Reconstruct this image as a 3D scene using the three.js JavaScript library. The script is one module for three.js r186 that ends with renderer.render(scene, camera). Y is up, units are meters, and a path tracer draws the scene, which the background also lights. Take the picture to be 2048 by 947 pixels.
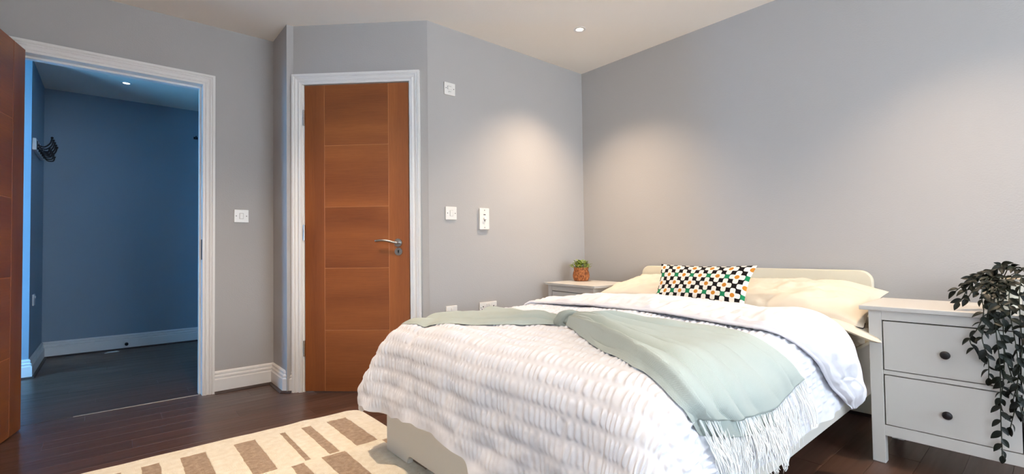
import * as THREE from 'three';
import { RoundedBoxGeometry } from 'three/addons/geometries/RoundedBoxGeometry.js';
import { mergeGeometries, mergeVertices, toCreasedNormals } from 'three/addons/utils/BufferGeometryUtils.js';
import { ImprovedNoise } from 'three/addons/math/ImprovedNoise.js';

// ---------------------------------------------------------------- camera, sky, daylight, exposure
const scene = new THREE.Scene();
const F = 940.6, YAW = 0.7075, PITCH = 0.0255, ROLL = -0.0135, EYE = 0.9021;
const camera = new THREE.PerspectiveCamera(2 * Math.atan(473.5 / F) * 180 / Math.PI, 2048 / 947, 0.05, 100);
camera.position.set(0, EYE, 0);
{
  const f = new THREE.Vector3(Math.sin(YAW) * Math.cos(PITCH), Math.sin(PITCH), -Math.cos(YAW) * Math.cos(PITCH));
  const r0 = new THREE.Vector3(Math.cos(YAW), 0, Math.sin(YAW)), u0 = r0.clone().cross(f);
  const r = r0.clone().multiplyScalar(Math.cos(ROLL)).addScaledVector(u0, Math.sin(ROLL));
  const u = u0.clone().multiplyScalar(Math.cos(ROLL)).addScaledVector(r0, -Math.sin(ROLL));
  camera.quaternion.setFromRotationMatrix(new THREE.Matrix4().makeBasis(r, u, f.clone().negate()));
}
const SKY = new THREE.Color().setRGB(0.76, 0.875, 1.0);
scene.background = SKY;
scene.backgroundIntensity = 15.5;                                    // an even overcast sky outside the windows
const DAY = new THREE.Color().setRGB(0.62, 0.78, 1.0);
const WARM = new THREE.Color().setRGB(1.0, 0.76, 0.53);
const SPOT_POWER = 14.5;
const WINDOW = { x0: 0.85, x1: 2.7, y0: 0.65, y1: 2.15, z: 2.4 };      // bedroom window behind the camera
const W3 = { z0: 0.7, z1: 2.0, y0: 0.8, y1: 2.15 };                                // unseen window added for neutral daylight fill, in the wall on the viewer's left
const HALL_WINDOW = { z0: -4.92, z1: -4.2, y0: 0.12, y1: 2.25, x: -1.15 };    // glazed opening at the end of the hall
const renderer = new THREE.WebGLRenderer({ antialias: true });
renderer.toneMapping = THREE.LinearToneMapping;
renderer.toneMappingExposure = 1.05;
renderer.shadowMap.enabled = true;

// ---------------------------------------------------------------- helpers
let seed = 7;
const rnd = () => { seed = (seed + 0x6d2b79f5) | 0; let t = Math.imul(seed ^ (seed >>> 15), 1 | seed); t = (t + Math.imul(t ^ (t >>> 7), 61 | t)) ^ t; return ((t ^ (t >>> 14)) >>> 0) / 4294967296; };
const rr = (a, b) => a + (b - a) * rnd();
const PN = new ImprovedNoise();
const noise = (x, y = 0, z = 0) => PN.noise(x + 31.7, y + 17.3, z + 5.1);
const fbm = (x, y, o = 4) => { let s = 0, a = 0.5; for (let i = 0; i < o; i++) { s += a * noise(x, y, i * 7.3); x *= 2.03; y *= 2.03; a *= 0.5; } return s; };
const clamp = (x, a = 0, b = 1) => Math.min(b, Math.max(a, x)), lerp = (a, b, t) => a + (b - a) * t;
const smooth = (a, b, x) => { const t = clamp((x - a) / (b - a)); return t * t * (3 - 2 * t); };
const V = (x, y, z) => new THREE.Vector3(x, y, z);
const used = new Map();
const numbered = (n) => { const k = used.get(n) ?? 0; used.set(n, k + 1); return k ? `${n}_${String(k).padStart(3, '0')}` : n; };
function shadows(m) { m.castShadow = m.receiveShadow = true; return m; }
function mesh(name, geo, mat, parent = scene) {
  if (Array.isArray(geo)) geo = mergeGeometries(geo.map((g) => { const c = g.index ? g.toNonIndexed() : g; for (const k of Object.keys(c.attributes)) if (!['position', 'normal', 'uv'].includes(k)) c.deleteAttribute(k); return c; }));
  const m = shadows(new THREE.Mesh(geo, mat)); m.name = parent === scene ? numbered(name) : name; parent.add(m); return m;
}
function group(name, pos = [0, 0, 0], turn = 0) { const g = new THREE.Group(); g.name = numbered(name); g.position.set(...pos); g.rotation.y = turn; scene.add(g); return g; }
function tag(o, label, category, grp) { o.userData.label = label; o.userData.category = category; if (grp) o.userData.group = grp; return o; }
const struct = (o) => { o.userData.kind = 'structure'; return o; };
const wall = (name, geo, mat) => struct(mesh(name, geo, mat));
// boxes carry uv in metres
function uvm(g) {
  const p = g.attributes.position, n = g.attributes.normal, uv = new Float32Array(p.count * 2);
  for (let i = 0; i < p.count; i++) {
    const ax = Math.abs(n.getX(i)), ay = Math.abs(n.getY(i)), az = Math.abs(n.getZ(i));
    const [a, b] = ay > ax && ay > az ? [p.getX(i), p.getZ(i)] : ax > az ? [p.getZ(i), p.getY(i)] : [p.getX(i), p.getY(i)];
    uv[i * 2] = a; uv[i * 2 + 1] = b;
  }
  g.setAttribute('uv', new THREE.BufferAttribute(uv, 2)); return g;
}
const box = (x0, x1, y0, y1, z0, z1) => uvm(new THREE.BoxGeometry(x1 - x0, y1 - y0, z1 - z0).translate((x0 + x1) / 2, (y0 + y1) / 2, (z0 + z1) / 2));
const rbox = (x0, x1, y0, y1, z0, z1, r = 0.003, s = 2) => uvm(new RoundedBoxGeometry(x1 - x0, y1 - y0, z1 - z0, s, r).translate((x0 + x1) / 2, (y0 + y1) / 2, (z0 + z1) / 2));
const tube = (pts, r, seg = 24, rad = 8, closed = false) => new THREE.TubeGeometry(new THREE.CatmullRomCurve3(pts, closed), seg, r, rad, closed);
function quads(rows, closedU = false) {         // rows of points -> indexed smooth surface with uv
  const nu = rows[0].length, nv = rows.length, pos = [], uv = [], idx = [];
  rows.forEach((r, j) => r.forEach((p, i) => { pos.push(p.x, p.y, p.z); uv.push(i / (nu - 1), j / (nv - 1)); }));
  for (let j = 0; j < nv - 1; j++) for (let i = 0; i < nu - 1; i++) { const a = j * nu + i, b = a + 1, c = a + nu, d = c + 1; idx.push(a, c, b, b, c, d); }
  const g = new THREE.BufferGeometry();
  g.setAttribute('position', new THREE.Float32BufferAttribute(pos, 3)); g.setAttribute('uv', new THREE.Float32BufferAttribute(uv, 2)); g.setIndex(idx); g.computeVertexNormals(); return g;
}
// a profile [out, up] carried along a plan path [x, z] with mitred corners; 'side' +1 puts it to the left of travel
function sweepPlan(path, profile, side = 1, caps = true) {
  const offs = path.map((p, i) => {
    const d = (a, b) => { const x = b[0] - a[0], z = b[1] - a[1], l = Math.hypot(x, z); return [x / l, z / l]; };
    const a = i ? d(path[i - 1], p) : null, b = i < path.length - 1 ? d(p, path[i + 1]) : null;
    const n1 = a && [a[1] * side, -a[0] * side], n2 = b && [b[1] * side, -b[0] * side];
    if (!n1) return n2; if (!n2) return n1;
    const m = [n1[0] + n2[0], n1[1] + n2[1]], k = 2 / (m[0] * m[0] + m[1] * m[1]); return [m[0] * k, m[1] * k];
  });
  const pos = [], tri = (a, b, c) => pos.push(...a, ...b, ...c), at = (i, q) => [path[i][0] + offs[i][0] * q[0], q[1], path[i][1] + offs[i][1] * q[0]];
  for (let i = 0; i < path.length - 1; i++) for (let j = 0; j < profile.length - 1; j++) {
    const a = at(i, profile[j]), b = at(i + 1, profile[j]), c = at(i, profile[j + 1]), d = at(i + 1, profile[j + 1]);
    if (side > 0) { tri(a, b, c); tri(b, d, c); } else { tri(a, c, b); tri(b, c, d); }
  }
  if (caps) for (const i of [0, path.length - 1]) for (let j = 1; j < profile.length - 1; j++) tri(at(i, profile[0]), at(i, profile[j]), at(i, profile[j + 1]));
  const g = new THREE.BufferGeometry(); g.setAttribute('position', new THREE.Float32BufferAttribute(pos, 3)); g.computeVertexNormals(); return uvm(g);
}
// an architrave: a profile [w outwards from the opening, d off the wall] round three sides; P(s, y, d) puts it in the room
function architrave(s0, s1, top, profile, P) {
  const pos = [], pt = (k, q) => [[s0 - q[0], 0], [s0 - q[0], top + q[0]], [s1 + q[0], top + q[0]], [s1 + q[0], 0]][k];
  for (let k = 0; k < 3; k++) for (let j = 0; j < profile.length - 1; j++) {
    const c = (kk, q) => { const [s, y] = pt(kk, q); return P(s, y, q[1]); };
    const a = c(k, profile[j]), b = c(k + 1, profile[j]), e = c(k, profile[j + 1]), d = c(k + 1, profile[j + 1]);
    pos.push(...a, ...b, ...e, ...b, ...d, ...e);
  }
  const g = new THREE.BufferGeometry(); g.setAttribute('position', new THREE.Float32BufferAttribute(pos, 3)); g.computeVertexNormals(); return uvm(g);
}

// ---------------------------------------------------------------- materials
function dataTex(w, h, fn, srgb = false, rx = 1, ry = 1) {
  const d = new Uint8Array(w * h * 4);
  for (let y = 0; y < h; y++) for (let x = 0; x < w; x++) { const c = fn(x / w, y / h), o = (y * w + x) * 4; d[o] = clamp(c[0]) * 255; d[o + 1] = clamp(c[1]) * 255; d[o + 2] = clamp(c[2]) * 255; d[o + 3] = 255; }
  const t = new THREE.DataTexture(d, w, h); t.wrapS = t.wrapT = THREE.RepeatWrapping; t.magFilter = THREE.LinearFilter; t.minFilter = THREE.LinearFilter;
  if (srgb) t.colorSpace = THREE.SRGBColorSpace; t.repeat.set(rx, ry); t.needsUpdate = true; return t;
}
const grey = (v) => [v, v, v];
const tiled = (fn) => (u, v) => { const a = smooth(0, 0.12, u), b = smooth(0, 0.12, v); return lerp(lerp(fn(u + 1, v + 1), fn(u, v + 1), a), lerp(fn(u + 1, v), fn(u, v), a), b); };
const rollerTex = dataTex(512, 512, (u, v) => grey(0.5 + 0.7 * tiled((a, b) => fbm(a * 60, b * 60, 3))(u, v)), false, 2.2, 2.2);
const std = (o) => new THREE.MeshStandardMaterial(o);
const phys = (o) => new THREE.MeshPhysicalMaterial(o);
const M = {};
M.wall = std({ color: '#b3b0ae', roughness: 0.93, bumpMap: rollerTex, bumpScale: 0.0005 });
M.hallWall = std({ color: '#93a3b2', roughness: 0.93, bumpMap: rollerTex, bumpScale: 0.0005 });  // the blue of the hall daylight is mixed into this paint
M.ceiling = std({ color: '#f5eee5', roughness: 0.96, bumpMap: rollerTex, bumpScale: 0.0005 });
M.trim = phys({ color: '#e9e7e4', roughness: 0.38, clearcoat: 0.15, clearcoatRoughness: 0.3 });
M.plastic = phys({ color: '#ebe9e4', roughness: 0.32 });
M.hole = std({ color: '#1b1a19', roughness: 0.8 });
M.seam = std({ color: '#a19d95', roughness: 0.6 });
M.screw = std({ color: '#6f6a63', roughness: 0.4, metalness: 0.8 });
M.shoe = std({ color: '#3a2a25', roughness: 0.45 });
M.steel = phys({ color: '#b9b7b4', roughness: 0.26, metalness: 1 });
M.blackMetal = std({ color: '#17171a', roughness: 0.5, metalness: 0.4 });
M.strip = std({ color: '#c9c2b6', roughness: 0.35, metalness: 0.8 });
// dark walnut laminate, uv in metres along x
const floorTex = dataTex(1024, 512, (u, v) => {
  const f = (a, b) => 0.45 + 0.55 * fbm(a * 2.2, b * 16, 3) + 0.3 * fbm(a * 5, b * 70, 2);
  const g = clamp(tiled(f)(u, v)); return [lerp(0.25, 0.395, g), lerp(0.175, 0.285, g), lerp(0.14, 0.235, g)];
}, true, 1 / 1.3, 1 / 0.65);
const floorRough = dataTex(512, 256, (u, v) => grey(0.42 + 0.16 * tiled((a, b) => fbm(a * 4, b * 30, 3))(u, v)), false, 1 / 1.3, 1 / 0.65);
M.plank = [1, 0.88, 1.12].map((k) => phys({ color: new THREE.Color(k, k, k), map: floorTex, roughness: 0.8, roughnessMap: floorRough, bumpMap: floorRough, bumpScale: 0.0002 }));
M.subfloor = std({ color: '#1c1512', roughness: 0.8 });
// orange-brown door veneer: grain along u
const veneerTex = dataTex(1024, 512, (u, v) => {
  const f = (a, b) => { const band = 0.5 + 1.25 * fbm(a * 0.7, b * 4.6, 3), fine = fbm(a * 7, b * 120, 3), pore = noise(a * 30, b * 260); return clamp(0.62 * band + 0.2 + 0.28 * fine + 0.08 * pore); };
  const g = tiled(f)(u, v); return [lerp(0.46, 0.67, g), lerp(0.235, 0.39, g), lerp(0.095, 0.185, g)];
}, true, 1 / 1.1, 1 / 0.8);
const veneer = (rot, ox, oy) => { const t = veneerTex.clone(); t.rotation = rot ? Math.PI / 2 : 0; t.offset.set(ox, oy); t.needsUpdate = true; return phys({ map: t, roughness: 0.42, clearcoat: 0.25, clearcoatRoughness: 0.35 }); };
M.stile = veneer(true, 0.1, 0.2); M.panel = [0, 1, 2].map((i) => veneer(false, 0.31 * i, 0.37 * i));
M.inlay = std({ color: '#c98552', roughness: 0.5 });
M.white = phys({ color: '#c9c7c3', roughness: 0.42, clearcoat: 0.1 });
M.bedFrame = phys({ color: '#d9d7cf', roughness: 0.4, clearcoat: 0.1 });
M.headboard = phys({ color: '#e3dcc6', roughness: 0.45 });
M.knob = std({ color: '#1e1c1f', roughness: 0.42, metalness: 0.3 });
M.gap = std({ color: '#242220', roughness: 0.9 });
const weave = (n, a) => dataTex(256, 256, (u, v) => grey(0.5 + a * Math.sin(u * Math.PI * 2 * n) * Math.sin(v * Math.PI * 2 * n) + 0.15 * noise(u * 90, v * 90)), false, 12, 12);
const linenTex = weave(32, 0.3);linenTex.repeat.set(40, 40);
M.duvet = phys({ color: '#dcdee5', roughness: 0.85, sheen: 0.3, sheenColor: new THREE.Color('#ffffff'), sheenRoughness: 0.6, bumpMap: linenTex, bumpScale: 0.0001 });
M.fold = phys({ color: '#dfdfe5', roughness: 0.8, sheen: 0.2, sheenColor: new THREE.Color('#ffffff'), bumpMap: linenTex, bumpScale: 0.0001 });
M.sheet = phys({ color: '#d6ccbb', roughness: 0.85, sheen: 0.2, sheenColor: new THREE.Color('#fff6e2') });
const knitTex = dataTex(256, 256, (u, v) => { const r = Math.sin((u * 20 + 0.3 * Math.sin(v * 40 * Math.PI)) * Math.PI * 2); return grey(0.5 + 0.4 * r + 0.2 * noise(u * 60, v * 60)); }, false, 9, 9);
M.throw = phys({ color: '#b2bdb8', roughness: 0.95, sheen: 0.4, sheenColor: new THREE.Color('#dfe8e2'), sheenRoughness: 0.5, bumpMap: knitTex, bumpScale: 0.0006 });
M.fringe = phys({ color: '#eef0ef', roughness: 0.9 });
M.shade_trim = std({ color: '#2f2b26', roughness: 0.8 });  // near-black standing in for the shadow gap under the upper pillow
// lumbar cushion print: flowers of rounded white petals with ochre centres, green and black squares, 4-unit repeat
const printTex = (() => {
  const S = 64, c = document.createElement('canvas'); c.width = c.height = S * 4; const g = c.getContext('2d');
  g.fillStyle = '#151215'; g.fillRect(0, 0, S * 4, S * 4);
  const sq = (i, j, col) => { g.fillStyle = col; g.fillRect(i * S, j * S, S, S); };
  sq(2, 0, '#1f7f55');
  const rrect = (x, y, w, h, r) => { g.beginPath(); g.moveTo(x + r, y); g.arcTo(x + w, y, x + w, y + h, r); g.arcTo(x + w, y + h, x, y + h, r); g.arcTo(x, y + h, x, y, r); g.arcTo(x, y, x + w, y, r); g.closePath(); g.fill(); };
  for (const [ci, cj] of [[0, 0], [2, 2]]) for (const wx of [-4, 0, 4]) for (const wy of [-4, 0, 4]) {
    const x = (ci + wx + 0.5) * S, y = (cj + wy + 0.5) * S; g.fillStyle = '#e9e4dc';
    rrect(x - 1.5 * S, y - 0.52 * S, 3 * S, 1.04 * S, 0.33 * S); rrect(x - 0.52 * S, y - 1.5 * S, 1.04 * S, 3 * S, 0.33 * S);
    g.fillStyle = '#c4812f'; g.beginPath(); g.arc(x, y, 0.46 * S, 0, 7); g.fill();
  }
  const t = new THREE.CanvasTexture(c); t.colorSpace = THREE.SRGBColorSpace; t.wrapS = t.wrapT = THREE.RepeatWrapping; return t;
})();
M.print = phys({ map: printTex, roughness: 0.92, specularIntensity: 0.3, bumpMap: linenTex, bumpScale: 0.0003 });
const pileTex = dataTex(512, 512, (u, v) => grey(0.5 + 0.8 * tiled((a, b) => fbm(a * 70, b * 70, 3))(u, v)), false, 3, 3);
const mottled = (c0, c1, n) => dataTex(512, 512, (u, v) => { const g = clamp(0.5 + 1.1 * tiled((a, b) => fbm(a * n, b * n, 5))(u, v)); return [0, 1, 2].map((i) => lerp(c0[i], c1[i], g)); }, true, 2, 2);
M.rug = phys({ map: mottled([0.905, 0.87, 0.79], [0.965, 0.945, 0.885], 18), roughness: 0.98, sheen: 0.3, sheenColor: new THREE.Color('#fff4dd'), bumpMap: pileTex, bumpScale: 0.004 });
M.rugBrown = phys({ map: mottled([0.61, 0.525, 0.45], [0.755, 0.67, 0.585], 26), roughness: 0.98, sheen: 0.3, sheenColor: new THREE.Color('#e0c8b0'), bumpMap: pileTex, bumpScale: 0.006 });
M.leafDark = ['#0e1611', '#0b120f', '#131c16'].map((c) => phys({ color: c, roughness: 0.5, specularIntensity: 0.55, side: THREE.DoubleSide }));
M.stem = std({ color: '#2a3226', roughness: 0.7 });
M.succulent = ['#93a84c', '#74893c', '#adba66'].map((c) => phys({ color: c, roughness: 0.55, side: THREE.DoubleSide }));
const barkTex = dataTex(256, 256, (u, v) => { const g = clamp(0.5 + 1.3 * tiled((a, b) => fbm(a * 14, b * 10, 4))(u, v)); return [lerp(0.42, 0.86, g), lerp(0.22, 0.55, g), lerp(0.10, 0.32, g)]; }, true, 3, 1);
M.rattan = std({ map: barkTex, roughness: 0.7 });
M.soil = std({ color: '#2b2119', roughness: 1 });
M.pot = phys({ color: '#cdc4b2', roughness: 0.3, clearcoat: 0.4 });
M.glass = phys({ color: '#ffffff', transmission: 1, thickness: 0, roughness: 0, ior: 1.5 });
M.blueGlass = phys({ color: new THREE.Color().setRGB(0.42, 0.76, 1), transmission: 1, thickness: 0, roughness: 0, ior: 1.5 });  // blue tint added to colour the daylight entering the hall
M.ground = std({ color: '#d6d0c4', roughness: 1 });
M.lens = std({ color: '#fff4e2', emissive: new THREE.Color(1, 0.9, 0.75), emissiveIntensity: 6, roughness: 0.4 });
M.hallLens = std({ color: '#f2f6ff', emissive: new THREE.Color(0.9, 0.95, 1), emissiveIntensity: 4, roughness: 0.4 });

// ---------------------------------------------------------------- the shell
const H = 2.386, ZA = -3.577, XS = 0.867, ZB1 = -3.2895, XB2 = 1.55, ZC = -2.629, XD = 3.053, TH = 0.12;
const XL = -1.35, ZN = WINDOW.z, HB = -5.84, HL = -0.45, HR = -4.97, HX0 = HALL_WINDOW.x, HX1 = 2.6;
const OP0 = -0.392, OP1 = 0.449, OPT = 1.987;                                        // doorway in the left wall
const floor = struct(mesh('floor', box(XL - 0.2, XD + 0.2, -0.12, -0.012, HB - 0.2, ZN + 0.2), M.subfloor));
wall('ceiling', box(XL - 0.2, XD + 0.2, H, H + 0.14, HB - 0.2, ZN + 0.2), M.ceiling);
wall('wall_left', [box(XL - TH, OP0 - 0.02, 0, H, ZA - TH, ZA), box(OP1 + 0.02, HX1, 0, H, ZA - TH, ZA), box(OP0 - 0.02, OP1 + 0.02, OPT + 0.02, H, ZA - TH, ZA)], M.wall);
wall('wall_nook', box(XS, XS + TH, 0, H, ZA, ZB1 + 0.04), M.wall);
const DB = [0.71880864, 0.69520798], NB = [-0.69520798, 0.71880864];
const onB = (s, y, d = 0) => [XS + DB[0] * s + NB[0] * d, y, ZB1 + DB[1] * s + NB[1] * d];
const LB = 0.9497, angB = Math.atan2(-DB[1], DB[0]);                               // turn that lays +x along the diagonal wall, +z out into the room
const boxB = (s0, s1, y0, y1, d0, d1) => box(s0, s1, y0, y1, d0, d1).rotateY(angB).translate(XS, 0, ZB1);
const rboxB = (s0, s1, y0, y1, d0, d1, r) => rbox(s0, s1, y0, y1, d0, d1, r).rotateY(angB).translate(XS, 0, ZB1);
wall('wall_diagonal', [boxB(0, 0.125, 0, H, -TH, 0), boxB(0.832, LB, 0, H, -TH, 0), boxB(0.125, 0.832, 1.995, H, -TH, 0)], M.wall);
wall('wall_far', box(XB2, XD + TH, 0, H, ZC - TH, ZC), M.wall);
wall('wall_right', box(XD, XD + TH, 0, H, ZC, ZN + TH), M.wall);
wall('wall_near', [box(XL - TH, WINDOW.x0, 0, H, ZN, ZN + 0.2), box(WINDOW.x1, XD + TH, 0, H, ZN, ZN + 0.2), box(WINDOW.x0, WINDOW.x1, 0, WINDOW.y0, ZN, ZN + 0.2), box(WINDOW.x0, WINDOW.x1, WINDOW.y1, H, ZN, ZN + 0.2)], M.wall);
wall('wall_back', [box(XL - TH, XL, 0, H, ZA, W3.z0), box(XL - TH, XL, 0, H, W3.z1, ZN), box(XL - TH, XL, 0, W3.y0, W3.z0, W3.z1), box(XL - TH, XL, W3.y1, H, W3.z0, W3.z1)], M.wall);
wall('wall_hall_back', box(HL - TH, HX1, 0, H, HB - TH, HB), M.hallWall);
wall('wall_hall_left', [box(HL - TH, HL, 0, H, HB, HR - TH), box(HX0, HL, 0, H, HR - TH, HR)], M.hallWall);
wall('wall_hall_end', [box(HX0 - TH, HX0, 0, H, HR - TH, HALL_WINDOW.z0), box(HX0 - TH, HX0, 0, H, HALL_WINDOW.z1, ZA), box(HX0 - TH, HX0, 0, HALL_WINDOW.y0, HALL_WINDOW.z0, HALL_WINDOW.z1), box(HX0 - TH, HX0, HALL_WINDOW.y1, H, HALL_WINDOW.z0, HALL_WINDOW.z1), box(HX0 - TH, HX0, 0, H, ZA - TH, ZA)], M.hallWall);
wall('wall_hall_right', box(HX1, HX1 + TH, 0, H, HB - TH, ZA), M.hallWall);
wall('ground', box(-9, 12, -3.2, -3, -12, 14), M.ground);
// windows: frame, sill and panes
{
  const w = struct(group('window_1')), { x0, x1, y0, y1, z } = WINDOW, zf = z + 0.07;
  mesh('window_frame', [box(x0, x0 + 0.06, y0, y1, zf, zf + 0.07), box(x1 - 0.06, x1, y0, y1, zf, zf + 0.07), box(x0, x1, y0, y0 + 0.06, zf, zf + 0.07), box(x0, x1, y1 - 0.06, y1, zf, zf + 0.07), box((x0 + x1) / 2 - 0.04, (x0 + x1) / 2 + 0.04, y0, y1, zf, zf + 0.07)], M.trim, w);
  for (const [a, b] of [[x0 + 0.06, (x0 + x1) / 2 - 0.04], [(x0 + x1) / 2 + 0.04, x1 - 0.06]]) mesh('pane', box(a, b, y0 + 0.06, y1 - 0.06, zf + 0.03, zf + 0.034), M.glass, w);
  mesh('window_sill', rbox(x0 - 0.05, x1 + 0.05, y0 - 0.025, y0, z - 0.06, zf, 0.006), M.trim, w);
  const b = struct(group('added_window_3')), xb = XL - 0.09;  // added opening, lets fill light onto the foot of the bed
  mesh('window_frame', [box(xb, xb + 0.06, W3.y0, W3.y1, W3.z0, W3.z0 + 0.05), box(xb, xb + 0.06, W3.y0, W3.y1, W3.z1 - 0.05, W3.z1), box(xb, xb + 0.06, W3.y0, W3.y0 + 0.05, W3.z0, W3.z1), box(xb, xb + 0.06, W3.y1 - 0.05, W3.y1, W3.z0, W3.z1)], M.trim, b);
  mesh('pane', box(xb + 0.02, xb + 0.024, W3.y0 + 0.05, W3.y1 - 0.05, W3.z0 + 0.05, W3.z1 - 0.05), M.glass, b);
  const h = struct(group('window_2')), q = HALL_WINDOW, xf = q.x - 0.09;
  mesh('window_frame', [box(xf, xf + 0.06, q.y0, q.y1, q.z0, q.z0 + 0.05), box(xf, xf + 0.06, q.y0, q.y1, q.z1 - 0.05, q.z1), box(xf, xf + 0.06, q.y0, q.y0 + 0.05, q.z0, q.z1), box(xf, xf + 0.06, q.y1 - 0.05, q.y1, q.z0, q.z1)], M.trim, h);
  mesh('pane', box(xf + 0.02, xf + 0.024, q.y0 + 0.05, q.y1 - 0.05, q.z0 + 0.05, q.z1 - 0.05), M.blueGlass, h);
}
// floor planks, each its own board
{
  const W = 0.128, LEN = 1.25, variants = [];
  const plankGeo = (len, k) => { const g = rbox(-len / 2, len / 2, -0.012, 0, -W / 2 + 0.0004, W / 2 - 0.0004, 0.0008, 1), uv = g.attributes.uv; for (let i = 0; i < uv.count; i++) uv.setXY(i, uv.getX(i) + k * 0.37, uv.getY(i) + k * 0.211); return g; };
  for (let k = 0; k < 6; k++) variants.push(plankGeo(LEN - 0.0008, k));
  const row = (z, x0, x1, i) => {
    let x = x0 - LEN * ((i * 0.37) % 1);
    for (; x < x1; x += LEN) {
      const a = Math.max(x, x0), b = Math.min(x + LEN, x1); if (b - a < 0.02) continue;
      const k = Math.floor(rnd() * 6), g = b - a > LEN - 1e-6 ? variants[k] : plankGeo(b - a - 0.0012, k);
      mesh('plank', g, M.plank[Math.floor(rnd() * 3)], floor).position.set((a + b) / 2, 0, z);
    }
  };
  let i = 0; for (let z = ZA - 0.03 + W / 2; z < ZN; z += W) row(z, XL, XD, i++);
  for (let z = ZA - 0.036 - W / 2; z > HB - W / 2; z -= W) row(z, HX0, 1.4, i++);
}
tag(mesh('threshold_strip', rbox(-0.15, OP1 - 0.004, 0, 0.0025, ZA - 0.036, ZA - 0.028, 0.001), M.strip), 'thin metal threshold strip across the dark floor in the open doorway', 'threshold');
// skirting and its dark beading
const SKIRT = [[0.02, 0.012], [0.02, 0.087], [0.0155, 0.091], [0.0118, 0.0945], [0.0122, 0.0965], [0.0165, 0.099], [0.0165, 0.109], [0.012, 0.113], [0.0072, 0.1165], [0.0075, 0.1185], [0.0112, 0.121], [0.0112, 0.131], [0.006, 0.138], [0, 0.14]];
const SHOE = [[0.036, 0], [0.0355, 0.004], [0.033, 0.008], [0.029, 0.0115], [0.024, 0.0135], [0.0, 0.0138]];
const runs = [
  ['baseboard_left', [[OP1 + 0.066, ZA], [XS, ZA], [XS, ZB1], onB(0.054, 0).filter((_, i) => i !== 1)], -1],
  ['baseboard_far', [onB(0.889, 0).filter((_, i) => i !== 1), [XB2, ZC], [XD, ZC], [XD, ZN]], -1],
  ['baseboard_hall', [[HX0, HR], [HL, HR], [HL, HB], [HX1, HB]], -1]];
for (const [n, path, side] of runs) { wall(n, sweepPlan(path, SKIRT, side), M.trim); struct(mesh('trim', sweepPlan(path, SHOE, side), M.shoe)); }
// architraves and linings
const ARCH = [[0, 0], [0, 0.012], [0.004, 0.0135], [0.012, 0.0135], [0.0135, 0.0155], [0.017, 0.018], [0.021, 0.0165], [0.0245, 0.011], [0.030, 0.0105], [0.036, 0.0135], [0.040, 0.0185], [0.044, 0.0195], [0.0475, 0.0145], [0.0495, 0.0145], [0.0515, 0.0195], [0.055, 0.022], [0.0665, 0.022], [0.0672, 0.0205], [0.0672, 0]];
wall('trim', architrave(OP0 - 0.002, OP1, OPT, ARCH, (s, y, d) => [s, y, ZA + d]), M.trim);
wall('trim', [box(OP1, OP1 + 0.02, 0, OPT + 0.02, ZA - TH - 0.004, ZA + 0.002), box(OP0 - 0.02, OP0, 0, OPT + 0.02, ZA - TH - 0.004, ZA + 0.002), box(OP0, OP1, OPT, OPT + 0.02, ZA - TH - 0.004, ZA + 0.002),
  box(OP1 - 0.012, OP1, 0, OPT, ZA - 0.085, ZA - 0.05), box(OP0, OP0 + 0.012, 0, OPT, ZA - 0.085, ZA - 0.05), box(OP0 + 0.012, OP1 - 0.012, OPT - 0.012, OPT, ZA - 0.085, ZA - 0.05)], M.trim);
wall('trim', architrave(OP0 - 0.002, OP1, OPT, ARCH, (s, y, d) => [s, y, ZA - TH - d]), M.trim);
wall('trim', architrave(0.1215, 0.8325, 1.9925, ARCH, (s, y, d) => onB(s, y, d)), M.trim);
wall('trim', [boxB(0.112, 0.1315, 0, 2.0, -TH, 0.003), boxB(0.8275, 0.845, 0, 2.0, -TH, 0.003), boxB(0.1315, 0.8275, 1.9925, 2.005, -TH, 0.003)], M.trim);

// ---------------------------------------------------------------- doors
// leaf with its hinge edge at x = 0, face towards +z at z = 0, thickness behind
function doorLeaf(name, width, st, withBack) {
  const d = struct(group(name)), h0 = 0.006, h1 = 1.987, T = 0.044, g = 0.0016;
  mesh('door_core', rbox(0, width, h0, h1, -T + 0.002, -0.0022, 0.001), M.inlay, d);
  const faces = withBack ? [1, -1] : [1];
  for (const f of faces) {
    const zz = f > 0 ? [-0.004, 0] : [-T, -T + 0.004];
    mesh('stile', rbox(0, st - g, h0, h1, zz[0], zz[1], 0.0012, 1), M.stile, d);
    mesh('stile', rbox(width - st + g, width, h0, h1, zz[0], zz[1], 0.0012, 1), M.stile, d);
    const ys = [h0, 0.396, 0.794, 1.19, 1.59, h1];
    for (let k = 0; k < 5; k++) mesh('door_panel', rbox(st + g, width - st - g, ys[k] + (k ? g : 0), ys[k + 1] - (k < 4 ? g : 0), zz[0], zz[1], 0.0012, 1), M.panel[k % 3], d);
  }
  return d;
}
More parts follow.
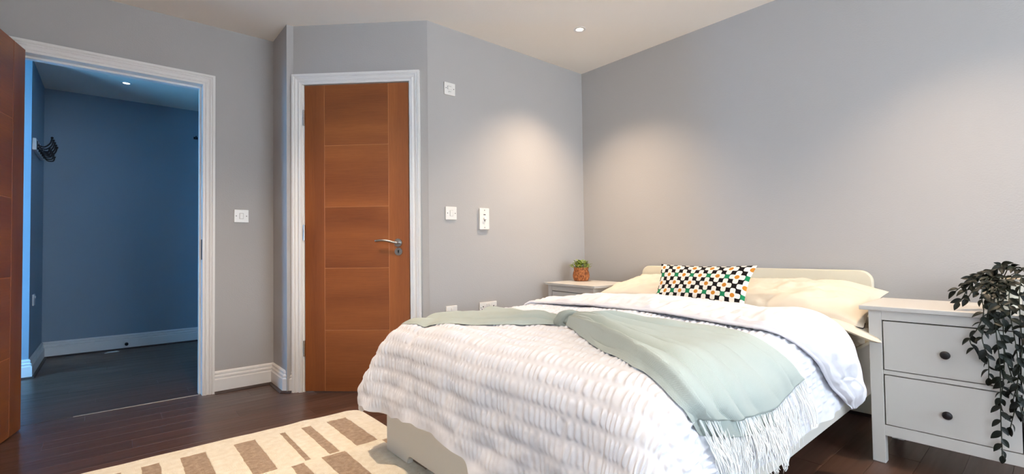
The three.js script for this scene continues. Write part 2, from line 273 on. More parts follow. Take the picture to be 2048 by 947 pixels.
function leverHandle(d, x, y, dir) {
  const hd = mesh('handle', [new THREE.CylinderGeometry(0.026, 0.027, 0.009, 32).rotateX(Math.PI / 2).translate(x, y, 0.0045), new THREE.CylinderGeometry(0.0095, 0.0105, 0.05, 20).rotateX(Math.PI / 2).translate(x, y, 0.03),
    tube([V(x, y, 0.052), V(x + dir * 0.02, y + 0.004, 0.056), V(x + dir * 0.06, y + 0.013, 0.056), V(x + dir * 0.1, y + 0.0155, 0.054), V(x + dir * 0.128, y + 0.013, 0.05)], 0.0085, 30, 12), new THREE.SphereGeometry(0.0085, 14, 10).translate(x + dir * 0.128, y + 0.013, 0.05), new THREE.SphereGeometry(0.0105, 14, 10).translate(x, y, 0.053)], M.steel, d);
  const k = mesh('key_escutcheon', new THREE.CylinderGeometry(0.025, 0.026, 0.008, 32).rotateX(Math.PI / 2).translate(x + 0.003, y - 0.056, 0.004), M.steel, d);
  mesh('keyhole', [new THREE.CylinderGeometry(0.0045, 0.0045, 0.004, 16).rotateX(Math.PI / 2).translate(x + 0.003, y - 0.052, 0.0075), box(x + 0.0005, x + 0.0055, y - 0.066, y - 0.054, 0.0065, 0.0095)], M.hole, k);
}
{
  const d1 = doorLeaf('door_1', 0.83, 0.128, true);                          // bedroom door standing open into the room
  d1.position.set(-0.389, 0, -3.5406); d1.rotation.y = Math.atan2(-0.9763, -0.2174);
  const d2 = doorLeaf('door_2', 0.686, 0.131, false);                        // closed cupboard door in the diagonal wall
  d2.position.set(...onB(0.1355, 0, 0.002)); d2.rotation.y = angB;
  leverHandle(d2, 0.6155, 0.952, -1);
  for (const y of [0.28, 1.026, 1.775]) mesh('hinge', [rbox(-0.012, -0.001, y - 0.05, y + 0.05, -0.004, 0.0025, 0.001), new THREE.CylinderGeometry(0.0065, 0.0065, 0.1, 14).translate(-0.004, y, 0.006)], M.steel, d2);
  const sp = mesh('strike_plate', [rbox(OP1 - 0.0015, OP1 + 0.001, 0.86, 0.99, ZA - 0.04, ZA - 0.006, 0.0006)], M.blackMetal); tag(sp, 'dark metal strike plate let into the white jamb of the open doorway', 'strike plate');
}

// ---------------------------------------------------------------- electrical plates (built facing +z at the origin, on the wall)
const screws = (g, pts, z) => { for (const [x, y] of pts) mesh('screw', new THREE.CylinderGeometry(0.0032, 0.0032, 0.0016, 12).rotateX(Math.PI / 2).translate(x, y, z), M.screw, g); };
function plate(name, w, h, d, pos) { const g = group(name, pos); mesh('plate', rbox(-w / 2, w / 2, -h / 2, h / 2, 0, d, 0.0035, 3), M.plastic, g); return g; }
function lightSwitch(pos, label) {
  const g = plate('light_switch', 0.086, 0.086, 0.011, pos);
  mesh('rocker', rbox(-0.011, 0.011, -0.018, 0.018, 0.009, 0.0145, 0.0025).rotateX(0.07), M.plastic, g); mesh('rocker_surround', [box(-0.0125, -0.0113, -0.0195, 0.0195, 0.0105, 0.0115), box(0.0113, 0.0125, -0.0195, 0.0195, 0.0105, 0.0115), box(-0.0125, 0.0125, -0.0195, -0.0183, 0.0105, 0.0115), box(-0.0125, 0.0125, 0.0183, 0.0195, 0.0105, 0.0115)], M.seam, g);
  screws(g, [[-0.03, 0], [0.03, 0]], 0.0112); return tag(g, label, 'light switch');
}
lightSwitch([0.6685, 1.147, ZA], 'white light switch between the open doorway and the nook corner');
lightSwitch([1.715, 1.144, ZC], 'square white light switch left of the taller dimmer plate');
{
  const f = plate('fused_spur', 0.086, 0.084, 0.01, [1.7135, 1.972, ZC]);
  mesh('fuse_carrier', rbox(-0.016, 0.018, -0.006, 0.016, 0.008, 0.0135, 0.002), M.plastic, f); mesh('flex_outlet', rbox(-0.012, 0.012, -0.028, -0.019, 0.008, 0.013, 0.002), M.plastic, f);
  mesh('outlet_slot', [box(-0.011, 0.008, -0.0195, -0.0183, 0.009, 0.0133), box(-0.0185, -0.0172, -0.005, 0.016, 0.009, 0.0108), box(-0.018, 0.012, 0.0165, 0.0177, 0.009, 0.0108)], M.gap, f);
  screws(f, [[-0.03, 0.002], [0.03, 0.002]], 0.0102); tag(f, 'small white fused outlet plate high on the wall near the ceiling', 'wall outlet');
  const t = plate('dimmer_switch', 0.083, 0.149, 0.017, [1.985, 1.1145, ZC]);
  mesh('lever', rbox(-0.011, 0.011, -0.012, 0.002, 0.015, 0.03, 0.003).rotateX(-0.25), M.plastic, t); mesh('lever_slot', box(-0.006, 0.006, -0.017, 0.01, 0.0165, 0.0176), M.seam, t); mesh('indicator', rbox(-0.009, 0.009, 0.026, 0.032, 0.016, 0.0182, 0.001), M.hole, t);
  screws(t, [[0, 0.06], [0, -0.06]], 0.0174); tag(t, 'tall white dimmer plate with a small lever and dark indicator', 'dimmer switch');
  const pins = (g, cx, cy) => mesh('socket_hole', [box(cx - 0.004, cx + 0.004, cy + 0.004, cy + 0.012, 0.0085, 0.0106), box(cx - 0.0145, cx - 0.008, cy - 0.012, cy - 0.007, 0.0085, 0.0106), box(cx + 0.008, cx + 0.0145, cy - 0.012, cy - 0.007, 0.0085, 0.0106)], M.hole, g);
  const s1 = plate('socket', 0.086, 0.086, 0.01, [1.712, 0.491, ZC]);
  mesh('rocker', rbox(-0.0065, 0.0065, 0.012, 0.03, 0.008, 0.0165, 0.002), M.plastic, s1); pins(s1, 0, -0.008); screws(s1, [[-0.03, 0.004], [0.03, 0.004]], 0.0102); tag(s1, 'single white wall socket low on the wall nearest the cupboard door', 'socket');
  const s2 = plate('double_socket', 0.15, 0.086, 0.01, [2.0155, 0.493, ZC]);
  for (const s of [-1, 1]) { mesh('rocker', rbox(s * 0.009 - 0.0065, s * 0.009 + 0.0065, 0.014, 0.031, 0.008, 0.0165, 0.002), M.plastic, s2); pins(s2, s * 0.046, 0.004); }
  screws(s2, [[-0.066, 0.006], [0.066, 0.006]], 0.0102); tag(s2, 'double white wall socket just above the edge of the bedding', 'socket');
}

// ---------------------------------------------------------------- downlights: rim, glowing lens, and the lamp's own spot light
function downlight(x, z, lens, color, power, label, angle = 0.95, seen = true) {
  const g = group('downlight', [x, H, z]);
  mesh('rim', new THREE.LatheGeometry([[0.0245, -0.001], [0.026, -0.0035], [0.038, -0.004], [0.043, -0.002], [0.0435, 0.001]].map((p) => new THREE.Vector2(...p)), 40), M.trim, g);
  mesh('lens', new THREE.CylinderGeometry(0.0245, 0.0245, 0.004, 32).translate(0, 0.0005, 0), lens, g);
  const l = new THREE.SpotLight(color, power, 0, angle, 1, 2); l.name = 'spot'; l.position.set(0, -0.006, 0); l.target.position.set(0, -1, 0); l.shadow.radius = 1.2; l.castShadow = true; g.add(l, l.target);
  tag(g, label, 'downlight', seen ? undefined : 'bedroom downlights outside the picture');
}
downlight(2.417, -2.089, M.lens, WARM, SPOT_POWER * 0.85, 'warm glowing downlight in the bedroom ceiling above the far corner');
for (const [x, z, k, where] of [[2.417, -0.25, 0.7, 'above the right-hand bedside chest'], [0.42, -2.2, 0.85, 'between the rug and the open doorway'], [0.42, -0.25, 0.6, 'above the near corner of the bed']]) downlight(x, z, M.lens, WARM, SPOT_POWER * k, 'warm recessed bedroom downlight ' + where + ', outside the picture', x < 1 ? 1.05 : 0.85, false);
downlight(0.1, -5.241, M.hallLens, DAY, 0.25, 'small white downlight in the hall ceiling beyond the doorway');

// ---------------------------------------------------------------- the hall
{
  const r = group('coat_rack', [HL, 1.745, -5.29]);
  mesh('board', rbox(0, 0.022, -0.045, 0.045, -0.27, 0.27, 0.004), M.trim, r);
  for (let k = 0; k < 5; k++) {
    const z = 0.22 - k * 0.11;
    mesh('hook', [rbox(0.022, 0.026, -0.035, 0.03, z - 0.012, z + 0.012, 0.001), tube([V(0.025, 0.0, z), V(0.06, -0.01, z), V(0.092, 0.02, z), V(0.104, 0.062, z)], 0.005, 20, 8), new THREE.SphereGeometry(0.009, 12, 8).translate(0.104, 0.066, z), tube([V(0.025, -0.02, z), V(0.05, -0.052, z), V(0.082, -0.05, z), V(0.09, -0.02, z)], 0.005, 20, 8), new THREE.SphereGeometry(0.008, 12, 8).translate(0.09, -0.017, z)], M.blackMetal, r);
  }
  tag(r, 'white coat rack with black curved hooks on the hall wall', 'coat rack');
  const ds = group('door_stop', [0.126, 0.05, HB + 0.0195]);
  mesh('plate', new THREE.CylinderGeometry(0.014, 0.014, 0.005, 18).rotateX(Math.PI / 2), M.steel, ds);
  mesh('buffer', [new THREE.CylinderGeometry(0.012, 0.012, 0.03, 18).rotateX(Math.PI / 2).translate(0, 0, 0.017), new THREE.SphereGeometry(0.014, 18, 12).scale(1, 1, 0.7).translate(0, 0, 0.033)], M.blackMetal, ds);
  tag(ds, 'small black rubber door stop fixed to the hall skirting', 'door stop');
  const s = group('socket', [HL, 0.56, -5.17]); s.rotation.y = Math.PI / 2; mesh('plate', rbox(-0.043, 0.043, -0.043, 0.043, 0, 0.01, 0.003, 3), M.plastic, s); mesh('rocker', rbox(-0.0065, 0.0065, 0.012, 0.03, 0.008, 0.0165, 0.002), M.plastic, s);
  tag(s, 'white socket plate low on the hall wall under the coat rack', 'socket');
  const h = group('wall_hook', [0.672, 2.1, HB]); mesh('plate', rbox(-0.018, 0.018, -0.012, 0.012, 0, 0.005, 0.001), M.blackMetal, h); mesh('peg', tube([V(0, 0, 0.004), V(0, -0.004, 0.03), V(0, 0.014, 0.042)], 0.005, 12, 8), M.blackMetal, h);
  tag(h, 'tiny dark hook high on the far hall wall beside the door frame', 'hook');
  tag(mesh('flat_piece', new THREE.ExtrudeGeometry(new THREE.Shape([[-0.045, -0.03], [0.06, -0.022], [0.045, 0.03], [-0.02, 0.026]].map((p) => new THREE.Vector2(...p))), { depth: 0.003, bevelEnabled: false }).rotateX(-Math.PI / 2).translate(0.012, 0.0005, -5.735), M.plastic), 'small white flat piece lying on the hall floor below the skirting', 'flat_piece');  // small flat white piece on the floor
}

// ---------------------------------------------------------------- rug: carved pile, brown blocks set into the cream
{
  const X0 = -0.62, X1 = 1.075, Z0 = -2.622, rows = [-2.54, -2.12, -1.70, -1.28], Z1 = -1.18, R = 0.014;
  const cols = [
    [[-0.55, -0.47], [-0.36, -0.25], [-0.16, -0.10], [0.008, 0.042], [0.103, 0.17], [0.236, 0.335], [0.441, 0.535], [0.639, 0.667], [0.74, 0.791], [0.866, 0.973]],
    [[-0.5, -0.41], [-0.31, -0.27], [-0.19, -0.07], [0.03, 0.085], [0.17, 0.25], [0.31, 0.37], [0.43, 0.489], [0.576, 0.633], [0.70, 0.807], [0.98, 1.03]],
    [[-0.55, -0.49], [-0.36, -0.3], [-0.2, -0.1], [0.01, 0.06], [0.13, 0.19], [0.29, 0.38], [0.49, 0.54], [0.64, 0.69], [0.76, 0.8], [0.87, 0.95]]];
  const rug = group('area_rug');
  const wob = (x) => 0.006 * noise(x * 9, 3.1) + 0.012 * Math.exp(-Math.pow((x - 0.78) / 0.035, 2));
  const shape = new THREE.Shape(); shape.moveTo(X0, -Z1); shape.lineTo(X1 - 0.01, -Z1);
  for (let k = 0; k <= 20; k++) shape.lineTo(X1 + 0.006 * noise(k * 0.5, 9), -lerp(Z1, Z0 + 0.08, k / 20));
  shape.quadraticCurveTo(X1, -Z0 - 0.01, X1 - 0.07, -Z0 - wob(X1 - 0.07) * 0 + 0.0);
  for (let k = 0; k <= 70; k++) { const x = lerp(X1 - 0.08, X0, k / 70); shape.lineTo(x, -Z0 + wob(x)); }
  shape.closePath();
  const blocks = [];
  cols.forEach((cs, r) => cs.forEach(([a, b]) => {
    const z0 = rows[r] + 0.003 + rr(-0.003, 0.003), z1 = rows[r + 1] - 0.003 + rr(-0.003, 0.003), p = [], N = 8;
    const e = (k) => 0.004 * noise(k, a * 20, r * 3);
    for (let k = 0; k < N; k++) p.push([lerp(a, b, k / N), -z0 + e(k)]);
    for (let k = 0; k < N * 2; k++) p.push([b + e(k * 0.7 + 20), -lerp(z0, z1, k / (N * 2))]);
    for (let k = 0; k < N; k++) p.push([lerp(b, a, k / N), -z1 + e(k + 40)]);
    for (let k = 0; k < N * 2; k++) p.push([a + e(k * 0.7 + 60), -lerp(z1, z0, k / (N * 2))]);
    blocks.push(p.map((q) => new THREE.Vector2(...q)));
  }));
  for (const b of blocks) shape.holes.push(new THREE.Path(b.slice().reverse()));
  const lift = (g) => g.rotateX(-Math.PI / 2);
  mesh('pile', lift(new THREE.ExtrudeGeometry(shape, { depth: 0.008, bevelEnabled: true, bevelThickness: 0.003, bevelSize: 0.003, bevelSegments: 2, curveSegments: 6 })).translate(0, 0.001, 0), M.rug, rug);
  for (const b of blocks) mesh('block', lift(new THREE.ExtrudeGeometry(new THREE.Shape(b), { depth: 0.006, bevelEnabled: true, bevelThickness: 0.0025, bevelSize: 0.0012, bevelSegments: 2 })).translate(0, 0.0005, 0), M.rugBrown, rug);
  tag(rug, 'cream rug with staggered brown rectangles reaching under the bed end', 'rug');
}
// ---------------------------------------------------------------- bed: headboard, side rails, foot panel with its low cut-out
const BZ0 = -1.985, BZ1 = -0.645;
{
  const bed = group('double_bed');
  const slab = (pts, depth, bev) => { const s = new THREE.Shape(); pts(s); return new THREE.ExtrudeGeometry(s, { depth, bevelEnabled: true, bevelThickness: bev, bevelSize: bev, bevelSegments: 3, curveSegments: 16 }); };
  // shapes drawn in (z, y), thickness along x
  const up = (g, x) => g.rotateY(-Math.PI / 2).translate(x, 0, 0);
  mesh('headboard', up(slab((s) => { const a = BZ0 - 0.03, b = BZ1 - 0.0, t = 0.762, r = 0.055; s.moveTo(a, 0.03); s.lineTo(a, t - r); s.absarc(a + r, t - r, r, Math.PI, Math.PI / 2, true); s.lineTo(b - r, t); s.absarc(b - r, t - r, r, Math.PI / 2, 0, true); s.lineTo(b, 0.03); s.closePath(); }, 0.03, 0.004), 3.018), M.headboard, bed);
  mesh('foot_panel', up(slab((s) => { const a = BZ0, b = BZ1, n0 = -1.80, n1 = -0.83, nh = 0.052, r = 0.03; s.moveTo(a, 0.018); s.lineTo(a, 0.40); s.lineTo(b, 0.40); s.lineTo(b, 0.018); s.lineTo(n1, 0.018); s.lineTo(n1, nh - r); s.absarc(n1 - r, nh - r, r, 0, Math.PI / 2, false); s.lineTo(n0 + r, nh); s.absarc(n0 + r, nh - r, r, Math.PI / 2, Math.PI, false); s.lineTo(n0, 0.018); s.closePath(); }, 0.022, 0.003), 0.972), M.bedFrame, bed);
  for (const [a, b] of [[BZ0, BZ0 + 0.022], [BZ1 - 0.022, BZ1]]) mesh('side_rail', rbox(0.973, 2.984, 0.152, 0.40, a, b, 0.003), M.bedFrame, bed);
  for (let k = 0; k < 12; k++) mesh('slat', box(1.02 + k * 0.165, 1.09 + k * 0.165, 0.30, 0.318, BZ0 + 0.024, BZ1 - 0.024), M.inlay, bed);
  tag(bed, 'off-white double bed with rounded headboard and low solid foot panel', 'bed');
  const mt = mesh('mattress', rbox(0.985, 2.98, 0.322, 0.526, BZ0 + 0.026, BZ1 - 0.026, 0.045, 4), M.sheet); tag(mt, 'double mattress in a cream fitted sheet showing beside the duvet fold', 'mattress');
}
// ---------------------------------------------------------------- duvet: S(u, v) lays the cloth point (u along the bed, v across) over the mattress
const D = { xe: 1.045, z0: -1.86, z1: -0.72, top: 0.597, R: 0.15, th: 82 * Math.PI / 180 };
function S(u, v, lift = 0) {
  const p = Math.max(0, D.xe - u), q = v < D.z0 ? D.z0 - v : v > D.z1 ? v - D.z1 : 0, sg = v < D.z0 ? -1 : 1;
  const zc = clamp(v, D.z0, D.z1), xc = Math.max(u, D.xe), R = D.R + lift;
  const mid = (zc - D.z0) / (D.z1 - D.z0), crown = 0.022 * Math.sin(Math.PI * mid) * smooth(0, 0.35, xc - D.xe + 0.12) + 0.006 * noise(xc * 2.3, zc * 2.3);
  const y0 = D.top + crown;
  if (!p && !q) return V(xc, y0 + lift, zc);
  const n = 6, d = Math.pow(Math.pow(p, n) + Math.pow(q, n), 1 / n), h = Math.hypot(p, q), dx = p / h, dz = q / h, corner = 2 * dx * dz;
  const L = R * D.th; let out, down;
  if (d < L) { out = R * Math.sin(d / R); down = R * (1 - Math.cos(d / R)); }
  else { out = R * Math.sin(D.th) + (d - L) * Math.cos(D.th); down = R * (1 - Math.cos(D.th)) + (d - L) * Math.sin(D.th); }
  const hang = smooth(0.05, 0.45, d);
  out += corner * 0.10 * hang + hang * 0.022 * (noise(dz * 3 + (u + v) * 3.1, 4.4 + (u - v) * 2.7) + 0.6 * noise((u + v) * 9, 8.8 + (u - v) * 9));
  return V(xc - dx * out, y0 + lift - down, zc + sg * dz * out);
}
function Sn(u, v, lift = 0) { const e = 0.006, a = S(u + e, v, lift).sub(S(u - e, v, lift)), b = S(u, v + e, lift).sub(S(u, v - e, lift)); return b.cross(a).normalize(); }
const VL = D.z0 - 0.42, VR = D.z1 + 0.385, UF = D.xe - 0.445, UH = 2.16;
function ruche(u, v) {
  const row = u / 0.059, k = Math.floor(row), f = row - k, ph = 6.283 * ((k * 0.618) % 1);
  const g = clamp((f - 0.14) / 0.72), band = Math.pow(Math.sin(Math.PI * g), 0.38);
  const w = v / 0.0235 + 1.1 * noise(v * 11, k * 1.7) + 0.3 * noise(v * 34, k * 3.1) + 0.35 * (f - 0.5) * noise(v * 9, k * 2.2);
  const ridge = 0.5 + 0.5 * Math.sin(w * 6.283 + ph), amp = (0.75 + 0.7 * noise(v * 7, k * 0.9)) * lerp(0.55, 1, smooth(0.66, 0.84, u));
  return band * (0.0108 * clamp(amp, 0.15, 1.15) * (Math.pow(ridge, 1.25) - 0.45) + 0.0016 * noise(v * 80, f * 3 + k)) - 0.0022 * (1 - band);
}
function wrinkle(u, v) {
  let h = 0.008 * noise(u * 4.5, v * 4.5) + 0.004 * noise(u * 11, v * 11) ;
  const dent = Math.hypot((u - 0.93) / 0.12, (v + 1.73 + 0.15 * (u - 0.93)) / 0.028); h -= 0.016 * Math.exp(-dent * dent);
  const dent2 = Math.hypot((u - 0.76) / 0.14, (v + 1.40) / 0.035); h -= 0.011 * Math.exp(-dent2 * dent2);
  return h;
}
{
  const NU = 270, NV = 560, rows = [];
  const hemWave = (v) => 0.016 * noise(v * 5, 1.2) + 0.008 * noise(v * 14, 7) - 0.05 * smooth(-1.28, -1.2, v) * smooth(-0.7, -0.9, v);
  for (let j = 0; j <= NU; j++) {
    const r = [];
    for (let i = 0; i <= NV; i++) {
      const t = j / NU, s = i / NV;
      let v = lerp(VL, VR, s); const uf = UF + hemWave(v), u = lerp(uf, UH, t);
      const edgeV = Math.min(v - VL, VR - v), edge = Math.min(u - uf, edgeV);
      v += 0.012 * noise(u * 6, s * 3) * (1 - smooth(0, 0.2, edgeV));
      const e = smooth(0.008, 0.05, edge);
      r.push(S(u, v).addScaledVector(Sn(u, v), e * ruche(u, v) + wrinkle(u, v) * smooth(0, 0.1, edge + 0.04)));
    }
    rows.push(r);
  }
  // turned-in hem: the cloth doubles back under itself so that the quilt has thickness
  const inner = (r, depth) => r.map((p, i) => { const c = V(clamp(p.x + 0.0, 1.02, 2.2), p.y, clamp(p.z, BZ0 + 0.08, BZ1 - 0.08)), d = c.sub(p); d.y = 0; const l = d.length() || 1; return p.clone().addScaledVector(d, depth / l); });
  const lift = (r, dy) => r.map((p) => p.clone().setY(p.y + dy));
  const loop = [rows[0], lift(inner(rows[0], 0.012), -0.006), lift(inner(rows[0], 0.03), 0.004), lift(inner(rows[0], 0.036), 0.09)];
  const side = (i) => rows.map((r) => r[i]);
  const pieces = [quads(rows)];
  pieces.push(quads(loop.slice().reverse()));
  for (const [i, rev] of [[0, false], [NV, true]]) { const e = side(i), l = [e, lift(inner(e, 0.012), -0.006), lift(inner(e, 0.03), 0.004), lift(inner(e, 0.036), 0.09)]; pieces.push(quads(rev ? l.reverse() : l)); }
  for (const p of pieces) { const uv = p.attributes.uv; for (let i = 0; i < uv.count; i++) uv.setXY(i, uv.getX(i) * 2, uv.getY(i) * 1.5); }
  const dv = mesh('duvet', pieces, M.duvet); tag(dv, 'white seersucker duvet with ruched bands draped over the bed', 'duvet');
  // the head end is turned back to show the plain reverse: a plump roll across the bed, hanging over the near side
  const fr = [], NF = 220, NW = 64, v0 = D.z0 - 0.40, v1 = D.z1 + 0.40;
  for (let i = 0; i <= NF; i++) {
    const s = i / NF, v = lerp(v0, v1, s), hangR = clamp((v - D.z1) / 0.40), hangL = clamp((D.z0 - v) / 0.4);
    const xf = 1.745 + 0.02 * noise(v * 4, 2) + 0.34 * Math.pow(hangR, 1.5) + 0.05 * hangL, xb = 2.19 + 0.07 * hangR + 0.015 * noise(v * 5, 6), r = [];
    const pinch = smooth(0, 0.05, s) * smooth(0, 0.035, 1 - s);
    for (let k = 0; k < NW; k++) {
      const w = k / (NW - 1); let x, h;
      if (w < 0.62) { const t = w / 0.62; x = lerp(xb, xf + 0.012, t); h = 0.015 + (0.024 * (1 - 0.5 * smooth(-1.5, -1.85, v)) + 0.036 * smooth(D.z1 - 0.2, D.z1 + 0.15, v)) * Math.pow(Math.sin(Math.PI * (0.06 + 0.86 * t)), 0.8) * (1 + 0.25 * noise(v * 3, 3.3)); const seam = Math.exp(-Math.pow((t - 0.88) / 0.028, 2)); h -= 0.007 * seam; h += 0.012 * noise(x * 10, v * 6) + 0.014 * noise(x * 8 + v * 22, v * 18 - x * 16) * smooth(0.2, 0.7, t) + 0.010 * noise(v * 42, x * 9) * smooth(0.5, 0.84, t) * (1 - smooth(0.9, 0.97, t)); }
      else if (w < 0.8) { const t = (w - 0.62) / 0.18; x = xf + 0.012 - 0.012 * Math.sin(Math.PI * t) + 0.002 * noise(v * 50, 4); h = lerp(0.022, 0.003, t) + 0.002 * noise(v * 40, t); }
      else { const t = (w - 0.8) / 0.2; x = lerp(xf + 0.012, xb, t); h = lerp(0.003, 0.015, Math.pow(t, 3)) + 0.002; }
      const endTuck = 1 - pinch; x = lerp(x, (xf + xb) / 2 + (x - (xf + xb) / 2) * 0.75, endTuck); h = lerp(h, 0.02 + (h - 0.02) * 0.25, endTuck);
      r.push(S(x, v).addScaledVector(Sn(x, v), h + 0.0045));
    }
    r.push(r[0].clone()); fr.push(r);
  }
  const cap = (r) => { const c = r.reduce((a, p) => a.add(p), V(0, 0, 0)).multiplyScalar(1 / r.length); return r.map(() => c.clone()); };
  const fg = quads([cap(fr[0]), ...fr, cap(fr[NF])]); { const uv = fg.attributes.uv; for (let i = 0; i < uv.count; i++) uv.setXY(i, uv.getX(i) * 0.9, uv.getY(i) * 2); }
  mesh('turned_back_edge', fg, M.fold, dv);
}
// ---------------------------------------------------------------- throw: gathered at a knot, fanned out to both sides, fringed hem over the near edge

const curve2 = (pts) => { const c = new THREE.CatmullRomCurve3(pts.map(([a, b]) => V(a, 0, b)), false, 'centripetal'); return (t) => { const p = c.getPointAt(clamp(t)); return [p.x, p.z]; }; };
const onBed = (u, v, h) => S(u, v).addScaledVector(Sn(u, v), wrinkle(u, v) + 0.006 + h);
{
  const up = curve2([[1.335, -1.205], [1.385, -1.15], [1.45, -1.06], [1.51, -0.89], [1.56, -0.79], [1.585, -0.70], [1.62, -0.62], [1.67, -0.56], [1.735, -0.505]]);
  const lo = curve2([[1.265, -1.185], [1.19, -1.06], [1.085, -0.87], [1.03, -0.76], [1.0, -0.68], [0.995, -0.62], [1.0, -0.57], [1.05, -0.53]]);
  const tu = curve2([[1.335, -1.20], [1.375, -1.36], [1.45, -1.53], [1.50, -1.69], [1.53, -1.86], [1.55, -2.02], [1.56, -2.14]]);
  const tl = curve2([[1.265, -1.19], [1.20, -1.30], [1.11, -1.46], [1.03, -1.63], [0.985, -1.80], [0.975, -1.94], [0.985, -2.10]]);
  const sheet = (A, B, o) => {
    const rows = [], NT = 110, NWD = 130;
    for (let j = 0; j <= NT; j++) { const t = lerp(o.t0 ?? 0, o.t1 ?? 1, j / NT), r = [], a = A(t), b = B(t);
      for (let i = 0; i <= NWD; i++) {
        const w = lerp(o.w0 ?? 0, o.w1 ?? 1, i / NWD), ww = w + 0.02 * noise(t * 4, w * 6) * Math.sin(Math.PI * w);
        const u = lerp(a[0], b[0], ww), v = lerp(a[1], b[1], ww) + o.bulge * Math.sin(Math.PI * ww) * t * t + (o.dv ?? 0) * smooth(0.7, 1, t);
        const edge = Math.min(smooth(0, 0.035, (w - (o.w0 ?? 0))), smooth(0, 0.035, (o.w1 ?? 1) - w), j === NT ? 0.25 : 1);
        const pl = (o.mid ? Math.pow(w, 0.62) : w) * o.n + 0.55 * noise(w * 4, o.k) + 0.12 * noise(t * 5, w * 8, o.k), side = o.mid ? Math.max(Math.pow(1 - w, 2.2), Math.pow(w, 7) * 0.9) : 0.75 * (1 - 0.8 * smooth(0.5, 0.8, w));
        const ridge = Math.pow(Math.abs(Math.sin(pl * Math.PI)), 0.6), radial = (o.amp * (Math.exp(-t * 4.5) + side * (1 - 0.7 * t)) * smooth(0, 0.16, t)) * ridge * (0.75 + 0.5 * noise(pl, 3.3)), flatCap = 0.016 + 0.12 * Math.hypot(a[0] - b[0], a[1] - b[1]);
        const main = 0.018 * Math.exp(-t * 9) * Math.sin(Math.PI * w);
        const soft = 0.0075 * (0.5 + noise(u * 9, v * 9)) * smooth(0.3, 0.7, t) + 0.010 * Math.exp(-Math.pow((w - 0.83 - 0.1 * (1 - t)) / 0.045, 2)) * smooth(0.15, 0.5, t) * (1 - smooth(0.8, 0.98, t)) + 0.008 * Math.exp(-Math.pow((w - 0.28 + 0.25 * (t - 0.8)) / 0.05, 2)) * smooth(0.5, 0.85, t);
        r.push(onBed(u, v, lerp(-0.002, (o.lift ?? 0.004) - (o.low ?? 0) + main + Math.min(radial, flatCap) + soft, edge)));
      } rows.push(r); }
    return rows;
  };
  const fan = sheet(lo, up, { bulge: 0.052, n: 8, k: 2.2, amp: 0.085, mid: true }), tail = sheet(tl, tu, { bulge: 0, n: 4, k: 5, amp: 0.034, low: 0.009 });
  const under = sheet(lo, up, { bulge: 0.062, n: 5, k: 9, amp: 0.003, t0: 0.55, w0: 0.015, w1: 0.66, dv: 0.034, lift: -0.001 });
  const g1 = quads(fan), g2 = quads(tail.map((r) => r.slice().reverse())), g3 = quads(under);
  const th = group('throw_blanket');
  mesh('fan', g1, M.throw, th); mesh('tail', g2, M.throw, th); mesh('under_layer', g3, M.throw, th);
  // the knot: two loops of the cloth wound round the gathered bundle
  const c0 = onBed(1.30, -1.198, 0.010), ring = (dz, ry, rx, tilt) => { const p = []; for (let k = 0; k < 20; k++) { const a = k / 20 * 6.2832; p.push(V(c0.x + rx * Math.cos(a) + 0.003 * Math.sin(a * 5), c0.y + ry * Math.sin(a), c0.z + dz + tilt * Math.cos(a) + 0.004 * Math.sin(a * 3))); } return tube(p, 0.011, 80, 10, true); };
  mesh('knot', [ring(0.0, 0.026, 0.046, 0.012), ring(0.017, 0.024, 0.045, 0.02), ring(-0.016, 0.023, 0.043, 0.008), new THREE.SphereGeometry(1, 24, 16).scale(0.04, 0.024, 0.046).translate(c0.x, c0.y, c0.z)], M.throw, th);
  // fringe: loose yarn along the hem, hanging down the side of the bed
  const strands = [];
  const hem = fan[fan.length - 1].length - 1;
  for (let k = 0; k < 330; k++) {
    const low = k % 3 === 0, w = low ? rr(0.02, 0.66) : rr(0.005, 0.995), a = lo(1), b = up(1);
    let u = lerp(a[0], b[0], w), v = lerp(a[1], b[1], w) + (low ? 0.062 : 0.052) * Math.sin(Math.PI * w) + (low ? 0.034 : 0);
    const len = rr(0.085, 0.145), lean = rr(0.0, 0.5) + (w < 0.12 ? 0.35 : 0), pts = [], ph = rr(0, 9);
    for (let q = 0; q <= 6; q++) { const f = q / 6; pts.push(onBed(u + lean * len * f * 0.6 + 0.007 * noise(f * 3, ph), Math.min(v + len * f, -0.325 + 0.02 * rnd()), 0.0045 + 0.008 * Math.sin(f * 3.1) * rnd() + 0.003 * rnd())); }
    strands.push(tube(pts, rr(0.0009, 0.0016), 10, 4));
  }
  const fr = mesh('fringe', strands, M.fringe, th); fr.userData.kind = 'stuff';
  tag(th, 'sage green knitted throw tied in a knot with a white fringed hem', 'blanket');
}
